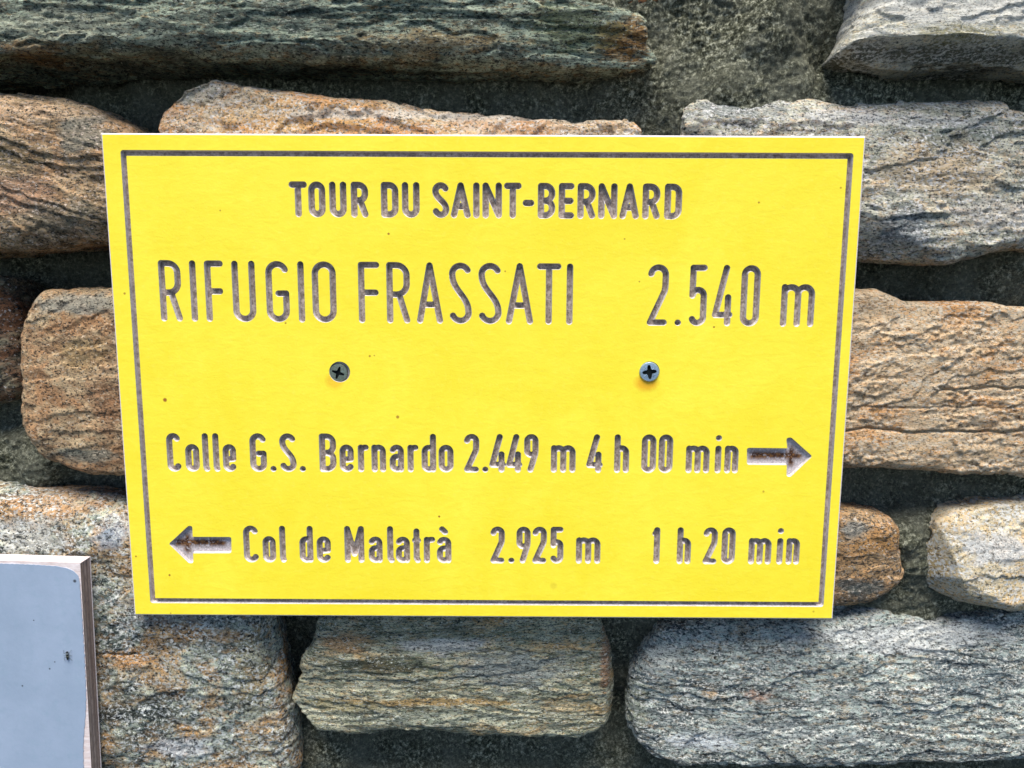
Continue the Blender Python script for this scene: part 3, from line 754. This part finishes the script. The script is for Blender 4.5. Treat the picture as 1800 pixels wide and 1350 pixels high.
stone([(-430,-330),(900,-330),(985,-40),(1010,0),(1062,12),(1128,34),(1136,72),(1156,103),(1112,118),(900,112),(700,104),(500,97),(300,90),(150,88),(60,92),(0,97),(-430,100)],
      .004, .010, m1, 11, 'long dark green-grey slab along the top left', tz=.02, back=.07, cracks=((32,560,1010,1.2e-3),(60,-20,50,1.5e-3)))
stone([(1045,-330),(1230,-330),(1200,-10),(1178,12),(1140,22),(1090,18),(1058,4),(1040,-20)], .034, .006, m1b, 12, 'dark brown stone peeping over the end of the long slab', back=.04)
stone([(1510,-330),(1505,0),(1499,40),(1484,76),(1472,98),(1520,111),(1600,114),(1700,112),(1800,114),(2230,118),(2230,-330)],
      .002, .009, m2, 13, 'pale streaky slab in the top right corner', tz=.12, Rz=.014, back=.07, cuts=((1640,84,.004,(0,-.62,-1),1.0),))
stone([(-430,158),(0,163),(60,168),(120,175),(160,188),(195,206),(240,228),(262,270),(255,330),(232,392),(196,424),(150,428),(100,434),(40,439),(0,441),(-430,447)],
      .010, .016, m3, 14, 'brown rounded stone left of the sign top', tilt=-.25, tx=.02, Rz=.020, back=.07)
stone([(279,228),(284,200),(300,174),(325,153),(360,141),(400,143),(450,155),(520,165),(600,172),(680,178),(740,195),(800,203),(900,207),(1000,212),(1080,215),(1115,222),(1128,245),(1110,310),(900,350),(400,350),(300,310)],
      .009, .012, m4_, 15, 'cream and ochre stone along the top edge of the sign', amp=1.25, strat=1.6, cuts=((330,190,.010,(-.6,-1,.45),.7),))
stone([(1203,215),(1208,181),(1240,163),(1310,164),(1370,178),(1420,170),(1480,183),(1560,183),(1650,181),(1755,181),(1792,196),(1850,206),(2230,215),(2230,420),(1800,434),(1740,442),(1660,461),(1590,460),(1500,448),(1400,450),(1250,430),(1200,330)],
      .009, .011, m5, 16, 'blue-grey and tan stone right of the sign top', tz=.10, Rz=.014, cuts=((1500,200,.012,(0,-1,.95),.8),(1540,445,.016,(-.45,-1,-.75),.8)))
stone([(1400,530),(1490,514),(1511,509),(1545,510),(1590,525),(1660,527),(1720,530),(1800,542),(2230,560),(2230,845),(1800,833),(1750,829),(1720,832),(1650,828),(1560,821),(1480,818),(1400,806)],
      .009, .010, m6, 17, 'large sandy tan block right of the sign', tz=.03, strat=2.0, amp=1.1, grit=1.9, ridge=.2, steps=.5, vox=.66e-3, ledge=.2, cracks=((759,1470,1985,2.8e-3),(684,1640,1985,2.0e-3),(717,1500,1800,.9e-3)))
stone([(1390,905),(1470,893),(1530,898),(1565,909),(1578,925),(1580,965),(1586,1005),(1577,1023),(1555,1041),(1530,1056),(1500,1065),(1460,1068),(1390,1062)],
      .012, .010, m7, 18, 'small rusty brown stone by the lower right of the sign', tz=-.1, tilt=.2, strat=1.8, amp=.55, edge=.4, back=.045)
stone([(1648,955),(1656,922),(1682,901),(1758,893),(1800,890),(2230,880),(2230,1072),(1800,1072),(1733,1079),(1683,1074),(1650,1058),(1620,1032),(1612,1012),(1626,985)],
      .010, .006, m8, 19, 'cream speckled stone at the lower right edge', tz=.12, strat=1.3, back=.04, cuts=((1668,985,.012,(-1,-.8,-.2),.95),(1690,1030,.014,(-.5,-.7,-1),.7)))
stone([(1140,1142),(1160,1112),(1230,1100),(1300,1094),(1425,1088),(1500,1078),(1560,1080),(1640,1094),(1720,1092),(1800,1086),(2230,1080),(2230,1305),(1800,1320),(1675,1326),(1592,1330),(1467,1333),(1342,1338),(1187,1336),(1142,1318),(1117,1292),(1104,1237),(1112,1196)],
      .010, .012, m9, 20, 'large blue-grey stone at the bottom right', tx=-.03, tz=.09, Rz=.017, back=.05, steps=.9, ledge=.6, strat=2.6, cuts=((1500,1120,.012,(0,-1,.8),.6),))
stone([(563,1088),(547,1136),(531,1163),(529,1185),(514,1216),(519,1238),(538,1258),(560,1277),(625,1284),(683,1281),(738,1275),(800,1282),(878,1286),(955,1290),(1014,1291),(1050,1276),(1075,1254),(1081,1232),(1077,1171),(1065,1128),(1050,1094),(1000,1082),(800,1076),(600,1080)],
      .017, .007, m10, 21, 'green-grey banded stone under the middle of the sign', strat=3.2, ledge=.4, steps=.8, edge=1.2, back=.045, Rz=.009, cuts=((1066,1180,.021,(1,-.6,0),.85),))
stone([(-430,850),(0,857),(60,865),(120,867),(190,877),(260,900),(420,950),(468,1040),(480,1100),(486,1146),(500,1190),(514,1245),(520,1300),(520,1360),(500,1640),(-430,1640)],
      .010, .020, m11, 22, 'large mottled granite block at the bottom left', strat=1.5, Rz=.024, steps=.7, ledge=.4, amp=.95, back=.05, cracks=((1150,150,250,2.2e-3),))
stone([(70,519),(80,511),(133,510),(197,507),(330,515),(340,700),(320,820),(217,838),(167,834),(133,829),(100,814),(77,800),(62,780),(50,750),(45,710),(46,683),(42,650),(42,590),(53,560)],
      .014, .012, m12, 23, 'brown rounded stone at the left edge of the sign', strat=1.5, tilt=.15, back=.05, Rz=.014, steps=.5, ledge=.15, ridge=.2)
stone([(-430,480),(0,490),(17,494),(34,535),(43,583),(44,650),(41,680),(27,695),(0,705),(-430,720)], .034, .012, m13, 24, 'dark recessed stone at the far left edge', strat=1.7, tilt=.5)

# mortar: one recessed rough sheet
def mortar():
    pts = [(700,150,52),(450,125,60),(1000,160,44),(1080,190,34),(1150,60,34),(1200,130,27),(1350,60,15),(1400,130,20),(1300,150,13),(1260,20,28),(1450,120,33),(1650,150,42),(1750,150,42),
           (250,170,66),(80,130,95),(-100,130,95),(180,150,75),(120,470,95),(10,465,95),(190,470,95),(1550,490,60),(1700,470,44),(1520,480,66),(1790,460,32),
           (1550,860,44),(1700,850,40),(1790,850,34),(1600,960,19),(1605,1000,20),(1560,985,30),(1500,1000,40),(1600,1060,26),(1560,1070,26),(1700,1086,36),(1790,1082,36),(1100,1150,38),(1095,1100,36),(1090,1285,60),
           (1060,1310,48),(700,1320,52),(900,1330,48),(560,1330,42),(1100,1330,50),(1300,1345,40),(60,830,38),(150,850,60),(30,730,60),(10,790,42),(510,1120,62),(520,1200,60),(540,1320,46),
           (900,600,30),(500,600,30),(1300,600,30),(400,900,30),(1300,900,30),(0,-100,60),(900,-100,60),(1900,600,40),(1900,1340,40),(900,1500,40),(1860,-80,45),(-150,700,50)]
    A = np.array([np.append(at(p[0], p[1], p[2]/1000), p[2]/1000) for p in pts])
    h = 1.15e-3
    xs = np.arange(-.46, .50, h); zs = np.arange(-.32, .36, h); X, Z = np.meshgrid(xs, zs)
    num = np.zeros(X.shape); den = np.zeros(X.shape)
    for a in A:
        ww = 1/(((X-a[0])**2+(Z-a[1])**2)+.006**2)**1.6; num += ww*a[2]; den += ww
    Yv = (num/den).ravel(); P = np.column_stack([X.ravel(), Yv, Z.ravel()])
    q = P.copy()
    d = perlin(q/.045, 60)*3.5e-3 + perlin(q/.018, 61)*2.0e-3 + perlin(q/.008, 62)*1.2e-3 + (np.abs(perlin(q/.0055, 63))-.3)*2.2e-3*np.clip(.6+perlin(q/.03, 66)*1.6, .1, 1.3) + perlin(q/.0028, 64)*1.4e-3
    P[:,1] += d
    nx, nz = len(xs), len(zs); idx = np.arange(nx*nz).reshape(nz, nx)
    Fq = np.column_stack([idx[:-1,:-1].ravel(), idx[:-1,1:].ravel(), idx[1:,1:].ravel(), idx[1:,:-1].ravel()])
    cx = P[Fq].mean(1)
    hid = (np.abs(cx[:,0]) < SW-.045) & (np.abs(cx[:,2]) < SH-.045)      # nobody can see behind the middle of the sign
    Fq = Fq[~hid]; used, inv = np.unique(Fq.ravel(), return_inverse=True)
    me = mesh_np('mortar', P[used]-np.array([0,.08,0]), inv.reshape(-1,4), True)
    obj('mortar', me, mortar_mat(), wall, 'recessed grey sandy mortar between the stones')
mortar()

# ------------------------------------------------------------------ grey board, lower left
def board():
    Yb = -.0040; T = .0092
    tr = at(141, 990.5, Yb); br = at(160.3, 1344, Yb)
    dn = (br-tr)/np.linalg.norm(br-tr); lf = np.array([dn[1], -dn[0]]);  lf = lf if lf[0] < 0 else -lf
    org = Vector((tr[0], Yb, tr[1]))
    e = thing('grey_board', 'blue-grey painted plywood board with worn edges, cut off by the lower left corner', 'board', org)
    e.rotation_euler = (0, math.atan2(-lf[1], -lf[0])*-1, 0)
    W_, H_ = .085, .19
    # local frame: x right, z up, corner at the origin
    s = NT('raw plywood')
    sep = s.n('ShaderNodeSeparateXYZ'); s.l(s.co, sep.inputs[0])
    g = s.noise(160, 6, .7, s.mapping(scale=(1,1,.06)), .5)
    n = s.noise(900, 4, .7, s.mapping(scale=(1,1,.25)))
    c = s.mix(s.ramp(g, [(.35, 0), (.65, 1)]), (.30,.20,.15,1), (.50,.39,.33,1))
    c = s.mix(s.ramp(n, [(.35, .7), (.55, 0)]), c, (.13,.085,.06,1))
    ply = s.n('ShaderNodeTexWave', wave_type='BANDS', bands_direction='Y'); s.l(s.co, ply.inputs[0]); ply.inputs['Scale'].default_value = 105
    ply.inputs['Distortion'].default_value = .6; ply.inputs['Detail Scale'].default_value = 2
    c = s.mix(s.math('MULTIPLY', s.ramp(ply.outputs['Fac'], [(.3, 1), (.6, 0)]), .55), c, (.17,.12,.10,1))
    mp = s.done(c, .85, s.bump(g, .0004, .8))
    s = NT('pale end grain'); n = s.noise(500, 5, .7, s.mapping(scale=(.2,1,1)))
    me_ = s.done(s.mix(s.ramp(n, [(.35, 0), (.65, 1)]), (.60,.46,.41,1), (.80,.70,.66,1)), .85, s.bump(n, .0003, .7))
    s = NT('blue-grey paint film')
    n = s.noise(30, 6, .65); c = s.mix(s.ramp(n, [(.3, 0), (.7, 1)]), (.27,.335,.42,1), (.33,.395,.49,1))
    c = s.mix(s.ramp(s.noise(140, 5, .7), [(.52, 0), (.75, .5)]), c, (.24,.33,.40,1))
    c = s.mix(s.ramp(s.noise(1500, 3, .6), [(.68, 0), (.8, .4)]), c, (.5,.56,.62,1))
    for (px, py, r) in ((132,1021,.45),(88,1175,.25),(97,1163,.2),(60,1090,.2),(40,1205,.25)):
        p = at(px, py, Yb); dx, dz = p[0]-tr[0], p[1]-tr[1]
        an = -e.rotation_euler.y; lx = dx*math.cos(an)+dz*math.sin(an); lz = -dx*math.sin(an)+dz*math.cos(an)
        vd = s.n('ShaderNodeVectorMath', operation='DISTANCE'); s.l(s.co, vd.inputs[0]); vd.inputs[1].default_value = (lx, -.0004, lz)
        c = s.mix(s.ramp(s.math('MULTIPLY', vd.outputs['Value'], 300), [(r*.35, .9), (r*.8, 0)]), c, (.03,.03,.035,1))
    mf = s.done(c, .55, s.bump(s.noise(350, 4, .6), .00012, .6), spec=.3)
    V = [(-W_,0,-H_),(0,0,-H_),(0,0,0),(-W_,0,0),(-W_,T,-H_),(0,T,-H_),(0,T,0),(-W_,T,0)]
    me = mesh('plywood_core', V, [(0,1,2,3),(1,5,6,2),(4,7,6,5),(0,3,7,4),(0,4,5,1)])
    me.materials.append(mp); me.materials.append(me_); me.polygons[0].material_index = 1
    obj('plywood_core', me, None, e)
    me = mesh('top_edge', [(-W_,.0001,.0004),(.0002,.0001,.0004),(.0002,T,.0004),(-W_,T,.0004),(-W_,.0001,-.0001),(.0002,.0001,-.0001),(.0002,T,-.0001),(-W_,T,-.0001)],
              [(0,1,2,3),(0,4,5,1),(1,5,6,2),(2,6,7,3),(4,7,6,5)])
    obj('top_edge', me, me_, e)
    # paint film: worn back from the edge, rounded corner, ragged outline
    out = []
    def rag(t): return .00018*math.sin(t*2100)+.00012*math.sin(t*5300+1)
    inset = lambda d: .00035+.0003*max(0, 1-d/.05)+max(0, (d-.055))*.0 + .0042/(1+math.exp(-(d-.098)/.008))
    for i in range(0, 60):
        x = -W_+(W_-.014)*i/59; out.append((x, -.0012-.0008*math.exp((x+.014)/.012)+rag(x)))
    for i in range(1, 12):
        a = math.radians(90-90*i/12); out.append((-.014+.0130*math.cos(a), -.0090+.0070*math.sin(a)+rag(i*.001)*.6))
    for i in range(0, 120):
        d = .0090+(H_-.0090)*i/119; out.append((-inset(d)-.0003*math.exp(-(d-.0090)/.01)+rag(d)*1.2, -d))
    out.append((-W_, -H_))
    n_ = len(out); Vf = [(x, -.00035, z) for x, z in out]+[(x, -.00002, z) for x, z in out]
    me = mesh('paint_film', Vf, [tuple(range(n_))[::-1]]+[(i, (i+1) % n_, n_+(i+1) % n_, n_+i) for i in range(n_)])
    obj('paint_film', me, mf, e, 'blue-grey paint worn back to a rounded corner')
    Vb = [(-W_,T,-H_),(.0004,T,-H_),(.0004,T,.0004),(-W_,T,.0004)]; Vb += [(x, T+.0004, z) for x, _, z in Vb]
    me = mesh('back_film', Vb, [(0,1,2,3),(4,7,6,5),(1,5,6,2),(2,6,7,3),(0,3,7,4),(0,4,5,1)])
    obj('back_film', me, M_edge, e)

    # ---- the small fly on the board
    p = at(118.5, 1153, Yb-.001); k = 1/3250.0
    f = thing('fly', 'tiny black and pale banded fly resting on the blue-grey board', 'insect', (p[0], Yb-.00035, p[1]))
    s = NT('banded fly body'); sep = s.n('ShaderNodeSeparateXYZ'); s.l(s.co, sep.inputs[0])
    zz = s.math('MULTIPLY', s.math('ADD', sep.outputs[2], .0025), 200)
    c = s.ramp(zz, [(0, (.012,.014,.014,1)), (.15, (.14,.15,.11,1)), (.19, (.010,.012,.012,1)), (.45, (.20,.2,.14,1)), (.50, (.006,.008,.008,1)), (.73, (.30,.33,.32,1)), (.78, (.006,.008,.01,1))], 'CONSTANT')
    mb = s.done(c, .45)
    prof = [(-.0022,.0000),(-.0020,.00032),(-.0015,.00050),(-.0011,.00045),(-.0006,.00066),(0,.00070),(.0004,.00052),(.0008,.00070),(.0012,.00066),(.0014,.00030),(.0016,.00058),(.0020,.00066),(.0023,.00040),(.0024,0)]
    N = 14; V = []; Fs = []
    for z, r in prof:
        for i in range(N): V.append((r*math.cos(2*math.pi*i/N), -.0007+r*.8*math.sin(2*math.pi*i/N), z))
    for j in range(len(prof)-1):
        for i in range(N): Fs.append((j*N+i, j*N+(i+1) % N, (j+1)*N+(i+1) % N, (j+1)*N+i))
    f.scale = (1.15, 1.1, 1.15)
    obj('body', mesh('body', V, Fs, True), mb, f)
    ml = NT('dark fly leg').done((.05,.06,.055,1), .5)
    for sx in (-1, 1):
        for (z0, z1, z2) in ((.0012,.0022,.0029),(.0003,.0005,-.0002),(-.0002,-.0016,-.0026)):
            pts = [Vector((sx*.0004,-.0006,z0)), Vector((sx*.0013,-.0013,.5*(z0+z1))), Vector((sx*.0019,-.0001,z2))]
            V, Fs = [], []
            for q in pts:
                b = len(V)
                for i in range(5): V.append((q.x+.00007*math.cos(i*1.2566), q.y+.00007*math.sin(i*1.2566), q.z+.00005*math.sin(i*1.2566)))
            for j in range(2):
                for i in range(5): Fs.append((j*5+i, j*5+(i+1) % 5, (j+1)*5+(i+1) % 5, (j+1)*5+i))
            obj('leg', mesh('leg', V, Fs, True), ml, f)
board()
